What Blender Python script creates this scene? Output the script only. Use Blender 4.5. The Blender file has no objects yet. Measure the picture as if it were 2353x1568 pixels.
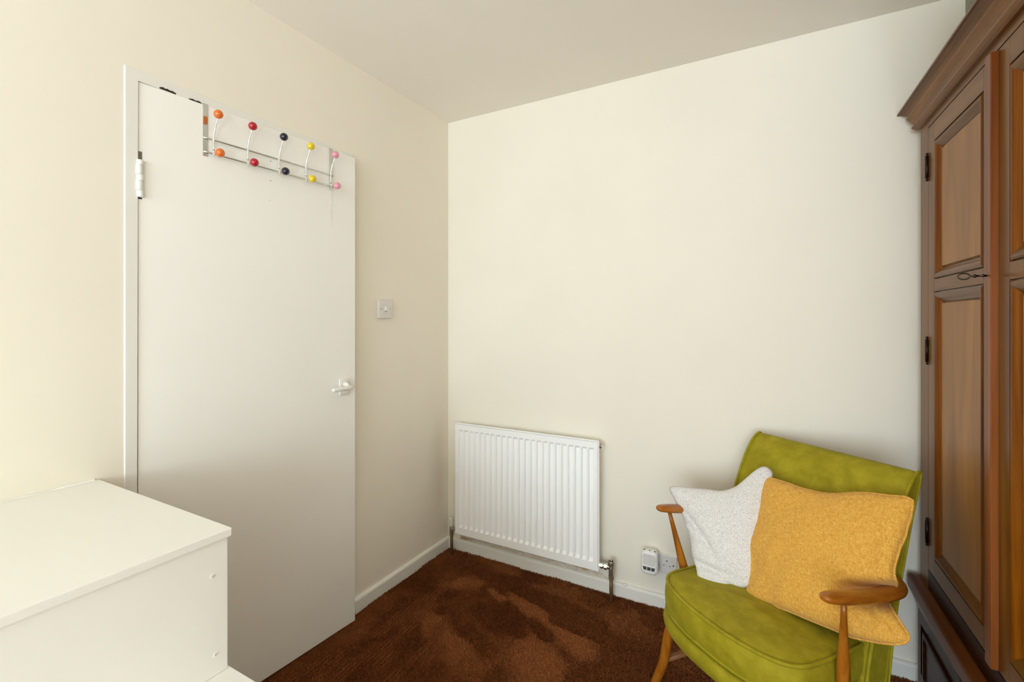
import bpy, bmesh, math, random
import numpy as np
from mathutils import Vector, Matrix, noise as mnoise

random.seed(7)
rng = np.random.default_rng(11)
C = bpy.context.scene.collection

# ------------------------------------------------------------------ camera
FPX, YH, CAMZ, YAW = 1077.0, 735.4, 1.282, math.radians(28.78)
cam_data = bpy.data.cameras.new('camera')
cam_data.sensor_width = 36.0
cam_data.lens = FPX / 2353.0 * 36.0
cam_data.shift_x = 0.0
cam_data.shift_y = (YH - 784.0) / 2353.0
cam_data.clip_start = 0.02
cam = bpy.data.objects.new('camera', cam_data)
C.objects.link(cam)
cam.location = (0, 0, CAMZ)
cam.rotation_euler = (math.pi / 2, 0, YAW)
bpy.context.scene.camera = cam

# ------------------------------------------------------------------ world, light, exposure
world = bpy.data.worlds.new('sky')
bpy.context.scene.world = world
world.use_nodes = True
world.node_tree.nodes['Background'].inputs[0].default_value = (0.93, 0.97, 1.0, 1)
world.node_tree.nodes['Background'].inputs[1].default_value = 1.0

def area(name, loc, rot, sx, sy, power, col):
    l = bpy.data.lights.new(name, 'AREA')
    l.shape = 'RECTANGLE'
    l.size, l.size_y, l.energy, l.color = sx, sy, power, col
    o = bpy.data.objects.new(name, l)
    C.objects.link(o)
    o.location, o.rotation_euler = loc, rot
    return o
# daylight through the window in the wall behind the camera
area('window_daylight', (-0.22, -4.42, 1.36), (math.radians(90), 0, 0), 2.3, 1.7, 205, (0.70, 0.86, 1.0))
# unseen fill light added behind the camera to brighten the ceiling
area('ceiling_fill', (0.7, -1.9, 0.7), (math.radians(180), 0, 0), 0.45, 0.45, 72, (0.70, 0.86, 1.0))

vs = bpy.context.scene.view_settings
vs.view_transform = 'Standard'
vs.look = 'None'
vs.gamma = 1.0
vs.use_curve_mapping = False
vs.exposure = -0.38
try:
    bpy.context.scene.cycles.diffuse_bounces = 8
    bpy.context.scene.cycles.max_bounces = 12
except Exception:
    pass

# ------------------------------------------------------------------ helpers
def lin(r, g, b):
    f = lambda c: (c / 255 / 12.92) if c / 255 <= 0.04045 else ((c / 255 + 0.055) / 1.055) ** 2.4
    return (f(r), f(g), f(b), 1.0)

def newmat(name):
    m = bpy.data.materials.new(name)
    m.use_nodes = True
    nt = m.node_tree
    return m, nt, nt.nodes['Principled BSDF']

def setp(b, **k):
    for n, v in k.items():
        n = n.replace('_', ' ')
        if n in b.inputs:
            b.inputs[n].default_value = v

def tex_coord(nt, scale=(1, 1, 1), rot=(0, 0, 0)):
    tc = nt.nodes.new('ShaderNodeTexCoord')
    mp = nt.nodes.new('ShaderNodeMapping')
    mp.inputs['Scale'].default_value = scale
    mp.inputs['Rotation'].default_value = rot
    nt.links.new(tc.outputs['Object'], mp.inputs['Vector'])
    return mp.outputs['Vector']

def noise_node(nt, vec, scale, detail=3, rough=0.5, dist=0.0):
    n = nt.nodes.new('ShaderNodeTexNoise')
    n.inputs['Scale'].default_value = scale
    n.inputs['Detail'].default_value = detail
    n.inputs['Roughness'].default_value = rough
    n.inputs['Distortion'].default_value = dist
    nt.links.new(vec, n.inputs['Vector'])
    return n.outputs['Fac']

def ramp(nt, fac, stops):
    r = nt.nodes.new('ShaderNodeValToRGB')
    el = r.color_ramp.elements
    while len(el) < len(stops):
        el.new(0.5)
    for e, (p, c) in zip(el, stops):
        e.position, e.color = p, c
    nt.links.new(fac, r.inputs['Fac'])
    return r.outputs['Color']

def mixc(nt, fac, a, b, mode='MIX'):
    m = nt.nodes.new('ShaderNodeMix')
    m.data_type = 'RGBA'
    m.blend_type = mode
    for s, v in ((m.inputs[0], fac), (m.inputs[6], a), (m.inputs[7], b)):
        if isinstance(v, (int, float)):
            s.default_value = v
        elif isinstance(v, tuple):
            s.default_value = v
        else:
            nt.links.new(v, s)
    return m.outputs[2]

def bump(nt, b, height, strength, dist):
    n = nt.nodes.new('ShaderNodeBump')
    n.inputs['Strength'].default_value = strength
    n.inputs['Distance'].default_value = dist
    nt.links.new(height, n.inputs['Height'])
    nt.links.new(n.outputs['Normal'], b.inputs['Normal'])

def paint(name, col, rough, var=0.02, bscale=60, bstr=0.15, bdist=0.002, spec=0.5):
    m, nt, b = newmat(name)
    v = tex_coord(nt)
    n1 = noise_node(nt, v, 2.2, 2)
    lo = tuple(c * (1 - var) for c in col[:3]) + (1,)
    hi = tuple(min(1, c * (1 + var)) for c in col[:3]) + (1,)
    nt.links.new(ramp(nt, n1, [(0.35, lo), (0.65, hi)]), b.inputs['Base Color'])
    setp(b, Roughness=rough, Specular_IOR_Level=spec)
    if bstr:
        bump(nt, b, noise_node(nt, v, bscale, 3), bstr, bdist)
    return m

def plain(name, col, rough=0.5, metal=0.0, **k):
    m, nt, b = newmat(name)
    v = tex_coord(nt)
    n1 = noise_node(nt, v, 40, 2)
    lo = tuple(c * 0.93 for c in col[:3]) + (1,)
    nt.links.new(ramp(nt, n1, [(0.3, lo), (0.7, col)]), b.inputs['Base Color'])
    setp(b, Roughness=rough, Metallic=metal, **k)
    return m

def wood(name, axis, dark, mid, light, rough=0.3, coat=0.15, scale=26.0, along=1.1, coat_rough=0.10, spec=0.12):
    m, nt, b = newmat(name)
    s = [scale, scale, scale]
    s[axis] = along
    v = tex_coord(nt, tuple(s))
    n1 = noise_node(nt, v, 1.0, 6, 0.62, 0.7)
    s2 = [5.0, 5.0, 5.0]
    s2[axis] = 0.7
    v2 = tex_coord(nt, tuple(s2))
    n2 = noise_node(nt, v2, 1.0, 3, 0.5, 1.5)
    c1 = ramp(nt, n1, [(0.28, dark), (0.5, mid), (0.74, light)])
    c2 = ramp(nt, n2, [(0.35, (0.62, 0.55, 0.5, 1)), (0.6, (1, 1, 1, 1))])
    nt.links.new(mixc(nt, 0.7, c1, c2, 'MULTIPLY'), b.inputs['Base Color'])
    setp(b, Roughness=rough, Specular_IOR_Level=spec, Coat_Weight=coat, Coat_Roughness=coat_rough)
    bump(nt, b, n1, 0.12, 0.001)
    return m

def velvet(name):
    m, nt, b = newmat(name)
    v = tex_coord(nt)
    n1 = noise_node(nt, v, 24, 4, 0.55, 0.35)
    n2 = noise_node(nt, v, 9, 3, 0.55, 0.4)
    c1 = ramp(nt, n1, [(0.28, lin(140, 128, 14)), (0.5, lin(154, 141, 22)), (0.72, lin(168, 154, 34))])
    c2 = ramp(nt, n2, [(0.35, (0.88, 0.88, 0.8, 1)), (0.65, (1, 1, 1, 1))])
    nt.links.new(mixc(nt, 0.8, c1, c2, 'MULTIPLY'), b.inputs['Base Color'])
    setp(b, Roughness=0.75, Specular_IOR_Level=0.25, Sheen_Weight=0.12, Sheen_Roughness=0.4,
         Sheen_Tint=lin(226, 216, 120))
    nf = noise_node(nt, v, 420, 2)
    bump(nt, b, mixc(nt, 0.25, n1, nf), 0.25, 0.004)
    return m

def make_obj(name, verts, faces, mat, parent=None, smooth=False):
    me = bpy.data.meshes.new(name)
    me.from_pydata([tuple(v) for v in verts], [], faces)
    return link(name, me, mat, parent, smooth)

def link(name, me, mat, parent=None, smooth=False):
    me.update()
    if mat:
        me.materials.append(mat)
    if smooth:
        me.polygons.foreach_set('use_smooth', [True] * len(me.polygons))
    o = bpy.data.objects.new(name, me)
    C.objects.link(o)
    if parent:
        o.parent = parent
        if parent.get('_wb'):           # parent is an Empty at a base point; children are built in world coordinates
            o.location = -Vector(parent.location)
    return o

def from_bm(name, bm, mat, parent=None, smooth=False, recalc=True):
    if recalc:
        bmesh.ops.recalc_face_normals(bm, faces=bm.faces)
    me = bpy.data.meshes.new(name)
    bm.to_mesh(me)
    bm.free()
    return link(name, me, mat, parent, smooth)

def thing(name, label, cat, loc, rotz=0.0, group=None, world_children=True):
    o = bpy.data.objects.new(name, None)
    o.empty_display_size = 0.05
    C.objects.link(o)
    o.location = loc
    o.rotation_euler = (0, 0, rotz)
    o['label'] = label
    o['category'] = cat
    if group:
        o['group'] = group
    if world_children:
        o['_wb'] = True
    return o

def holder(name, loc):
    o = bpy.data.objects.new(name, None)
    C.objects.link(o)
    o.location = loc
    o['_wb'] = True
    return o

def structure(o, label=None):
    o['kind'] = 'structure'
    if label:
        o['label'] = label
    return o

def box_bm(bm, x0, x1, y0, y1, z0, z1, bevel=0.0, seg=2):
    vs_ = [bm.verts.new((x, y, z)) for x in (x0, x1) for y in (y0, y1) for z in (z0, z1)]
    idx = [(0, 1, 3, 2), (4, 6, 7, 5), (0, 4, 5, 1), (2, 3, 7, 6), (0, 2, 6, 4), (1, 5, 7, 3)]
    fs = [bm.faces.new([vs_[i] for i in f]) for f in idx]
    if bevel:
        es = list({e for f in fs for e in f.edges})
        bmesh.ops.bevel(bm, geom=es, offset=bevel, segments=seg, affect='EDGES', profile=0.5)
    return bm

def box(name, x0, x1, y0, y1, z0, z1, mat, parent=None, bevel=0.0, seg=2, smooth=False):
    return from_bm(name, box_bm(bmesh.new(), x0, x1, y0, y1, z0, z1, bevel, seg), mat, parent, smooth)

def prism(name, poly, axis, a, b, mat, parent=None, bevel=0.0, smooth=False):
    """extrude a 2D polygon along an axis; poly uses the two other axes in order"""
    bm = bmesh.new()
    def P(p, t):
        q = list(p)
        q.insert(axis, t)
        return q
    lo = [bm.verts.new(P(p, a)) for p in poly]
    hi = [bm.verts.new(P(p, b)) for p in poly]
    bm.faces.new(lo)
    bm.faces.new(hi[::-1])
    n = len(poly)
    for i in range(n):
        bm.faces.new((lo[i], lo[(i + 1) % n], hi[(i + 1) % n], hi[i]))
    if bevel:
        bmesh.ops.bevel(bm, geom=list(bm.edges), offset=bevel, segments=2, affect='EDGES', profile=0.5)
    return from_bm(name, bm, mat, parent, smooth)

def catmull(pts, n):
    pts = [np.array(p, float) for p in pts]
    P = [2 * pts[0] - pts[1]] + pts + [2 * pts[-1] - pts[-2]]
    out = []
    for i in range(1, len(P) - 2):
        for k in range(n):
            t = k / n
            p0, p1, p2, p3 = P[i - 1], P[i], P[i + 1], P[i + 2]
            out.append(0.5 * ((2 * p1) + (-p0 + p2) * t + (2 * p0 - 5 * p1 + 4 * p2 - p3) * t * t + (-p0 + 3 * p1 - 3 * p2 + p3) * t ** 3))
    out.append(pts[-1])
    return out

def tube_bm(bm, pts, radii, seg=10, up=(0, 0, 1), ratio=1.0, closed=False, cap=True):
    """sweep an ellipse (radius r sideways, r*ratio along the up side) through pts"""
    pts = [Vector(p) for p in pts]
    if not hasattr(radii, '__len__'):
        radii = [radii] * len(pts)
    n = len(pts)
    rings = []
    upv = Vector(up)
    prev = None
    for i, p in enumerate(pts):
        if closed:
            t = pts[(i + 1) % n] - pts[i - 1]
        else:
            t = pts[min(i + 1, n - 1)] - pts[max(i - 1, 0)]
        t.normalize()
        s = t.cross(upv)
        if s.length < 0.05:
            s = prev if prev else t.orthogonal()
        s = (s - t * s.dot(t)).normalized()
        prev = s
        w = s.cross(t).normalized()
        r = radii[i]
        rr = ratio[i] if hasattr(ratio, '__len__') else ratio
        rings.append([bm.verts.new(p + s * (r * math.cos(a)) + w * (r * rr * math.sin(a)))
                      for a in [2 * math.pi * k / seg for k in range(seg)]])
    m = n if closed else n - 1
    for i in range(m):
        a, b = rings[i], rings[(i + 1) % n]
        for k in range(seg):
            bm.faces.new((a[k], a[(k + 1) % seg], b[(k + 1) % seg], b[k]))
    if cap and not closed:
        bm.faces.new(rings[0])
        bm.faces.new(rings[-1][::-1])
    return bm

def tube(name, pts, radii, mat, parent=None, seg=10, smooth=True, **k):
    return from_bm(name, tube_bm(bmesh.new(), pts, radii, seg, **k), mat, parent, smooth)

def cyl(name, p, q, r, mat, parent=None, seg=20, bevel=0.0):
    p, q = Vector(p), Vector(q)
    d = (q - p).normalized()
    if bevel:
        pts = [p, p + d * bevel * 0.3, p + d * bevel, q - d * bevel, q - d * bevel * 0.3, q]
        rad = [r - bevel, r - bevel * 0.3, r, r, r - bevel * 0.3, r - bevel]
    else:
        pts, rad = [p, q], [r, r]
    up = (0, 0, 1) if abs(d.z) < 0.9 else (0, 1, 0)
    o = tube(name, pts, rad, mat, parent, seg, smooth=bool(bevel), up=up)
    return o

def ball_bm(bm, c, r, sx=1, sy=1, sz=1, u=20, v=12):
    bmesh.ops.create_uvsphere(bm, u_segments=u, v_segments=v, radius=r,
                              matrix=Matrix.Translation(c) @ Matrix.Diagonal((sx, sy, sz, 1)))
    return bm

# ------------------------------------------------------------------ materials
M_wall = paint('cream_wall_paint', lin(239, 232, 217), 0.85, 0.012, 45, 0.10, 0.003, 0.2)
M_ceil = paint('ceiling_paint', lin(243, 238, 229), 0.9, 0.01, 50, 0.08, 0.003, 0.2)
M_gloss = paint('white_gloss_paint', lin(234, 231, 223), 0.42, 0.008, 30, 0.04, 0.002, 0.4)
M_door = paint('white_door_paint', lin(244, 241, 234), 0.5, 0.01, 24, 0.04, 0.002, 0.35)
M_box = paint('white_board_paint', lin(238, 236, 229), 0.55, 0.008, 24, 0.05, 0.002, 0.35)
M_rad = paint('radiator_enamel', lin(250, 250, 248), 0.35, 0.004, 20, 0, 0, 0.4)
M_plastic = plain('white_plastic', lin(226, 223, 217), 0.35)
M_plastic2 = plain('bright_white_plastic', lin(244, 243, 240), 0.4)
M_slot2 = plain('grey_dimple', lin(196, 192, 184), 0.6)
M_black = plain('black_recess', lin(22, 20, 18), 0.6)
M_slot = plain('grey_vent', lin(70, 72, 62), 0.6)
M_chrome = plain('chrome', lin(236, 238, 234), 0.12, 1.0)
M_chromebr = plain('brushed_chrome', lin(222, 224, 218), 0.25, 1.0)
M_dullmetal = plain('dull_valve_metal', lin(176, 168, 150), 0.35, 0.85)
M_pipe = plain('tarnished_copper_pipe', lin(110, 88, 52), 0.45, 0.35)
M_iron = plain('black_hinge_iron', lin(30, 24, 22), 0.35, 0.6)
M_steel = plain('bare_hinge_steel', lin(120, 114, 102), 0.5, 0.4)
M_chip = plain('bare_dark_chip', lin(46, 38, 26), 0.9)
M_tape = plain('old_tape', lin(250, 247, 238), 0.5)
BALL = {}
for n, c in dict(orange=(222, 110, 28), red=(176, 18, 36), navy=(24, 22, 44), yellow=(228, 198, 28), pink=(226, 150, 166)).items():
    BALL[n] = plain(n + '_bead', lin(*c), 0.18, 0.0, Coat_Weight=0.4)

W_D, W_M, W_L = lin(86, 50, 14), lin(116, 74, 24), lin(138, 92, 34)
M_woodZ = wood('wardrobe_wood_vertical', 2, W_D, W_M, W_L)
M_woodY = wood('wardrobe_wood_lengthwise', 1, W_D, W_M, W_L)
M_panel = wood('wardrobe_panel_wood', 2, lin(132, 84, 24), lin(156, 104, 36), lin(172, 120, 50), scale=9)
M_mouldZ = wood('wardrobe_moulding_vertical', 2, lin(72, 34, 4), lin(124, 68, 8), lin(158, 94, 18))
M_mouldY = wood('wardrobe_moulding_lengthwise', 1, lin(72, 42, 12), lin(104, 66, 22), lin(128, 86, 32))
M_astr = wood('wardrobe_bead_wood', 2, lin(108, 54, 20), lin(136, 76, 34), lin(156, 94, 48), rough=0.3)
M_dark = wood('wardrobe_base_wood_shaded', 1, lin(32, 14, 4), lin(54, 25, 7), lin(78, 39, 12), coat=0.03, spec=0.05)  # dark base wood, its colour darkened further for the shade below the doors
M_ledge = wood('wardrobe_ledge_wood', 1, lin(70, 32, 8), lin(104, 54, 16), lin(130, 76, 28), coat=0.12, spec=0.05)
M_carcass = wood('wardrobe_side_wood', 2, lin(60, 26, 8), lin(96, 46, 14), lin(120, 66, 24))
M_beech = wood('chair_beech', 2, lin(138, 78, 16), lin(172, 104, 28), lin(192, 124, 42), rough=0.3, coat=0.4, scale=40, along=4)
M_beechA = wood('chair_arm_beech', 1, lin(134, 74, 16), lin(168, 100, 26), lin(190, 120, 40), rough=0.28, coat=0.5, scale=40, along=4)
M_beechS = wood('chair_stretcher_beech', 1, lin(120, 74, 40), lin(150, 100, 62), lin(170, 120, 80), rough=0.4, coat=0.2, scale=40, along=4)
M_velvet = velvet('olive_velvet')
M_greybox = plain('grey_box_board', lin(118, 116, 104), 0.7)

def linen():
    m, nt, b = newmat('mustard_linen')
    va = tex_coord(nt, (60, 1, 430))
    vb = tex_coord(nt, (430, 1, 60))
    na = noise_node(nt, va, 1.0, 3, 0.6)
    nb = noise_node(nt, vb, 1.0, 3, 0.6)
    w = mixc(nt, 0.5, na, nb)
    c = ramp(nt, w, [(0.36, lin(192, 134, 44)), (0.5, lin(214, 160, 68)), (0.62, lin(226, 178, 92))])
    nt.links.new(c, b.inputs['Base Color'])
    setp(b, Roughness=0.9, Specular_IOR_Level=0.15, Sheen_Weight=0.15)
    bump(nt, b, w, 0.5, 0.002)
    return m
M_linen = linen()

def boucle():
    m, nt, b = newmat('speckled_boucle')
    v = tex_coord(nt)
    n1 = noise_node(nt, v, 300, 4, 0.7)
    n2 = noise_node(nt, v, 240, 2, 0.5)
    c = ramp(nt, n1, [(0.30, lin(168, 162, 160)), (0.44, lin(216, 212, 208)), (0.66, lin(240, 238, 234))])
    nt.links.new(c, b.inputs['Base Color'])
    setp(b, Roughness=0.95, Specular_IOR_Level=0.1, Sheen_Weight=0.2)
    bump(nt, b, mixc(nt, 0.5, n1, n2), 0.8, 0.004)
    return m
M_boucle = boucle()

def carpet_mat(name, pile):
    m, nt, b = newmat(name)
    v = tex_coord(nt)
    n1 = noise_node(nt, v, 260 if pile else 300, 2, 0.6)
    c = ramp(nt, n1, [(0.3, lin(104, 56, 28)), (0.55, lin(142, 84, 44)), (0.8, lin(178, 116, 66))])
    nt.links.new(c, b.inputs['Base Color'])
    setp(b, Roughness=0.9, Specular_IOR_Level=0.15, Sheen_Weight=0.25 if pile else 0.1, Sheen_Roughness=0.4,
         Sheen_Tint=lin(190, 110, 60))
    if not pile:
        bump(nt, b, n1, 0.8, 0.006)
    return m
M_carpet = carpet_mat('brown_carpet_back', False)
M_pile = carpet_mat('brown_carpet_pile', True)

def strip_mat():
    m, nt, b = newmat('bare_stained_plaster')
    v = tex_coord(nt, (1, 1, 3))
    n1 = noise_node(nt, v, 26, 4, 0.6)
    n2 = noise_node(nt, v, 7, 2, 0.5)
    c1 = ramp(nt, n1, [(0.35, lin(196, 182, 166)), (0.6, lin(222, 212, 198)), (0.75, lin(236, 230, 220))])
    c2 = ramp(nt, n2, [(0.58, (1, 1, 1, 1)), (0.68, lin(226, 200, 150))])
    nt.links.new(mixc(nt, 1.0, c1, c2, 'MULTIPLY'), b.inputs['Base Color'])
    setp(b, Roughness=0.9)
    return m
M_strip = strip_mat()

# ------------------------------------------------------------------ room shell
XL, XR, YB, YF, H = -1.6, 1.05, 2.16, -4.5, 2.40
ZC = -0.006      # top of the carpet backing; the pile reaches about z = 0.004
structure(box('floor', XL - 0.2, XR + 0.1, YF - 0.1, YB + 0.1, -0.12, -0.02, plain('floorboard', lin(120, 90, 60), 0.6)))
structure(box('ceiling', XL - 0.2, XR + 0.1, YF - 0.1, YB + 0.1, H, H + 0.1, M_ceil))

DY0, DY1, DZ = 0.6336, 1.4640, 2.0040       # door opening in the left wall (outside of the frame)
wl = prism('wall_left', [(YF, -0.02), (DY0, -0.02), (DY0, DZ), (DY1, DZ), (DY1, -0.02), (YB + 0.1, -0.02), (YB + 0.1, H), (YF, H)],
           0, XL - 0.12, XL, M_wall)
structure(wl)
structure(box('wall_door_backing', XL - 0.2, XL - 0.12, DY0 - 0.1, DY1 + 0.1, -0.02, DZ + 0.1, M_wall))  # added slab closing the opening, keeps outside light from leaking round the leaf
wb = structure(box('wall_back', XL, XR, YB, YB + 0.1, -0.02, H, M_wall))
structure(box('wall_right', XR, XR + 0.1, YF, YB, -0.02, H, M_wall))
# wall behind the camera with its window opening
WX0, WX1, WZ0, WZ1 = -1.40, 0.96, 0.48, 2.24
bm = bmesh.new()
box_bm(bm, XL, WX0, YF - 0.1, YF, -0.02, H)
box_bm(bm, WX1, XR, YF - 0.1, YF, -0.02, H)
box_bm(bm, WX0, WX1, YF - 0.1, YF, -0.02, WZ0)
box_bm(bm, WX0, WX1, YF - 0.1, YF, WZ1, H)
structure(from_bm('wall_front', bm, M_wall))
bm = bmesh.new()
for a in ((WX0, WX0 + 0.06, WZ0, WZ1), (WX1 - 0.06, WX1, WZ0, WZ1), (WX0, WX1, WZ0, WZ0 + 0.06), (WX0, WX1, WZ1 - 0.06, WZ1), (-0.25, -0.19, WZ0, WZ1)):
    box_bm(bm, a[0], a[1], YF - 0.09, YF - 0.04, a[2], a[3], 0.004)
structure(from_bm('window_1', bm, M_gloss))

# bare plaster strip under the radiator (no paint was ever put there)
bm = bmesh.new()
n = 40
top = []; bot = []
for i in range(n + 1):
    x = -1.515 + 0.86 * i / n
    zt = 0.112 + 0.012 * mnoise.noise((x * 9, 0, 0))
    if i > n - 6:
        zt = 0.058 + (zt - 0.058) * (n - i) / 6
    top.append(bm.verts.new((x, YB - 0.0012, zt)))
    bot.append(bm.verts.new((x, YB - 0.0012, 0.05)))
for i in range(n):
    bm.faces.new((bot[i], bot[i + 1], top[i + 1], top[i]))
from_bm('bare_strip', bm, M_strip, wb)

# skirting boards with a rounded top
def skirting_profile(t, h):
    pr = [(0, -0.02), (t, -0.02), (t, h - 0.012)]
    for k in range(1, 6):
        a = math.pi / 2 * k / 5
        pr.append((t - 0.012 + 0.012 * math.cos(a), h - 0.012 + 0.012 * math.sin(a)))
    pr.append((0, h))
    return pr
sp = skirting_profile(0.016, 0.058)
sl = prism('baseboard_left', [(XL + a, z) for a, z in sp], 1, DY1, YB, M_gloss)
structure(sl)
sb = prism('baseboard_back', [(YB - a, z) for a, z in sp], 0, XL + 0.016, XR, M_gloss)
structure(sb)
# small lumps of paint on top of the back skirting
for i, (x, s) in enumerate(((-0.660, 0.006), (-0.585, 0.009))):
    from_bm('paint_lump', ball_bm(bmesh.new(), (x, YB - 0.012, 0.058), s, 1.4, 0.7, 0.6, 10, 6), M_gloss, sb, True)

# ------------------------------------------------------------------ door frame
bm = bmesh.new()
FW = 0.0300
fx0, fx1 = XL - 0.115, XL + 0.004
U = [(DY0, -0.02), (DY0 + FW, -0.02), (DY0 + FW, DZ - FW), (DY1 - FW, DZ - FW), (DY1 - FW, -0.02), (DY1, -0.02), (DY1, DZ), (DY0, DZ)]
lo = [bm.verts.new((fx0, y, z)) for y, z in U]
hi = [bm.verts.new((fx1, y, z)) for y, z in U]
fs = [bm.faces.new(lo), bm.faces.new(hi[::-1])] + [bm.faces.new((lo[q], lo[(q + 1) % 8], hi[(q + 1) % 8], hi[q])) for q in range(8)]
bmesh.ops.bevel(bm, geom=[e for e in fs[1].edges], offset=0.0022, segments=2, affect='EDGES', profile=0.5)
# stops behind the leaf
sx0, sx1 = XL - 0.115, XL - 0.045
box_bm(bm, sx0, sx1, DY0 + FW, DY0 + FW + 0.014, -0.02, DZ - FW)
box_bm(bm, sx0, sx1, DY1 - FW - 0.014, DY1 - FW, -0.02, DZ - FW)
box_bm(bm, sx0, sx1, DY0 + FW, DY1 - FW, DZ - FW - 0.014, DZ - FW)
fr = structure(from_bm('trim_1', bm, M_gloss))
# chipped paint where the rack's straps have rubbed the head of the frame
for (ya, yb, hh) in ((0.7195, 0.764, 0.0065), (0.800, 0.838, 0.005), (0.846, 0.856, 0.004)):
    pts_t, pts_b = [], []
    bm = bmesh.new()
    k = 9
    for i in range(k + 1):
        y = ya + (yb - ya) * i / k
        z = DZ - FW + 0.001 + hh * (0.55 + 0.6 * random.random()) * (1 if 0 < i < k else 0.5)
        pts_t.append(bm.verts.new((fx1 + 0.0006, y, z)))
        pts_b.append(bm.verts.new((fx1 + 0.0006, y, DZ - FW - 0.001)))
    for i in range(k):
        bm.faces.new((pts_b[i], pts_b[i + 1], pts_t[i + 1], pts_t[i]))
    from_bm('paint_chip', bm, M_chip, fr)

# ------------------------------------------------------------------ door leaf, standing ajar by four degrees
HY, TH = 0.665, math.radians(4.0)
DD = Vector((math.sin(TH), math.cos(TH), 0)); DN = Vector((math.cos(TH), -math.sin(TH), 0))
HP = Vector((XL, HY, 0))
def dp(s, n, z):            # along the door, out of its face, height
    return HP + DD * s + DN * n + Vector((0, 0, z))
door = bpy.data.objects.new('door_1', None)
C.objects.link(door)
door.location = HP
door.rotation_euler = (0, 0, -TH)      # local y runs along the leaf, local x out of its face
structure(door, 'white painted flush door standing slightly ajar')
box('leaf', -0.04, 0.0, 0.0025, 0.765, 0.002, 1.9722, M_door, door, 0.0015)
# hinge
hg = bpy.data.objects.new('hinge', None); C.objects.link(hg); hg.parent = door
hr, hz0, hz1 = 0.0085, 1.637, 1.745
cuts = [hz0, hz0 + 0.0195, hz0 + 0.047, hz0 + 0.066, hz0 + 0.093, hz1]
for i in range(5):
    a, b_ = cuts[i] + 0.0004, cuts[i + 1] - 0.0004
    lead = 0.0015 if i % 2 == 0 else -0.0005
    cyl('knuckle', (0.0045, 0.004 + lead, a), (0.0045, 0.004 + lead, b_), hr, M_gloss, hg, 18, 0.0007)
box('hinge_leaf', -0.001, 0.0012, 0.001, 0.0115, 1.745, 1.7705, M_steel, hg, 0.0005)
box('hinge_gap', -0.012, 0.0006, 0.0005, 0.011, 1.6325, 1.6370, M_black, hg)
# handle
hd = bpy.data.objects.new('handle', None); C.objects.link(hd); hd.parent = door
box('backplate', 0.0, 0.006, 0.684, 0.731, 0.9705, 1.0385, M_gloss, hd, 0.0025, 3, True)
cyl('spindle_boss', (0.006, 0.711, 1.003), (0.034, 0.711, 1.003), 0.0095, M_gloss, hd, 18, 0.002)
lv = catmull([(0.030, 0.722, 1.002), (0.040, 0.708, 1.003), (0.043, 0.68, 1.003), (0.043, 0.65, 1.003), (0.041, 0.622, 1.002)], 6)
ln = len(lv)
tube('lever', lv, [0.004] + [0.0082] * 2 + [0.009] * (ln - 5) + [0.0085, 0.005], M_gloss, hd, 14)
tube('boss', [(0.0055, 0.710, 1.016), (0.016, 0.710, 1.011), (0.028, 0.710, 1.005)], [0.0135, 0.0110, 0.0080], M_gloss, hd, 16)
for s, z, r in ((0.395, 1.8525, 0.0016), (0.395, 1.7828, 0.0016), (0.3925, 1.711, 0.0010)):
    cyl('nail_hole', (-0.002, s, z), (0.0004, s, z), r, M_black if r > 0.0012 else M_chip, door, 8)
# peeling strip of old tape hanging below the rack
bm = bmesh.new()
prevs = None
for i in range(13):
    z = 1.802 - 0.150 * i / 12
    w = 0.0095 if i < 6 else 0.0115 - 0.0012 * (i - 6)
    off = 0.0015 + 0.002 * math.sin(i * 1.1) + 0.0015 * (i / 12)
    y1 = 0.6495
    y0 = y1 - w - 0.0015 * random.random()
    cur = (bm.verts.new((off, y0, z)), bm.verts.new((off * 0.6, y1, z)))
    if prevs:
        bm.faces.new((prevs[0], prevs[1], cur[1], cur[0]))
    prevs = cur
tp = from_bm('tape_strip', bm, M_tape, door)
sm = tp.modifiers.new('thick', 'SOLIDIFY'); sm.thickness = 0.0004

# ------------------------------------------------------------------ over-door hook rack
rack = thing('hook_rack', 'chrome over-door hook rack with five pairs of coloured ball ends, hung on the white door', 'coat rack', HP + Vector((0, 0, 1.80)), 0, world_children=False)
rack.rotation_euler = (0, 0, -TH)
def rk(s, n, z):
    return (n, s, z - 1.80)
def flat_strap(s0, s1):
    bm = bmesh.new()
    t = 0.0014
    f = 0.0012
    box_bm(bm, f, f + t, s0, s1, 1.808 - 1.80, 1.9752 - 1.80, 0.0004)
    box_bm(bm, -0.040, f + t, s0, s1, 1.9726 - 1.80, 1.9726 - 1.80 + t, 0.0004)
    return bm
from_bm('strap', flat_strap(0.1718, 0.1866), M_chrome, rack)
from_bm('strap', flat_strap(0.6368, 0.6530), M_chromebr, rack)
for z in (1.8655, 1.8205):
    tube('rail', [rk(0.1722, 0.0052, z), rk(0.186, 0.0056, z), rk(0.194, 0.0095, z - 0.001), rk(0.30, 0.0095, z - 0.001), rk(0.6, 0.0095, z - 0.001), rk(0.6525, 0.0070, z - 0.001)], 0.0027, M_chromebr, rack, 10)
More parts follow.
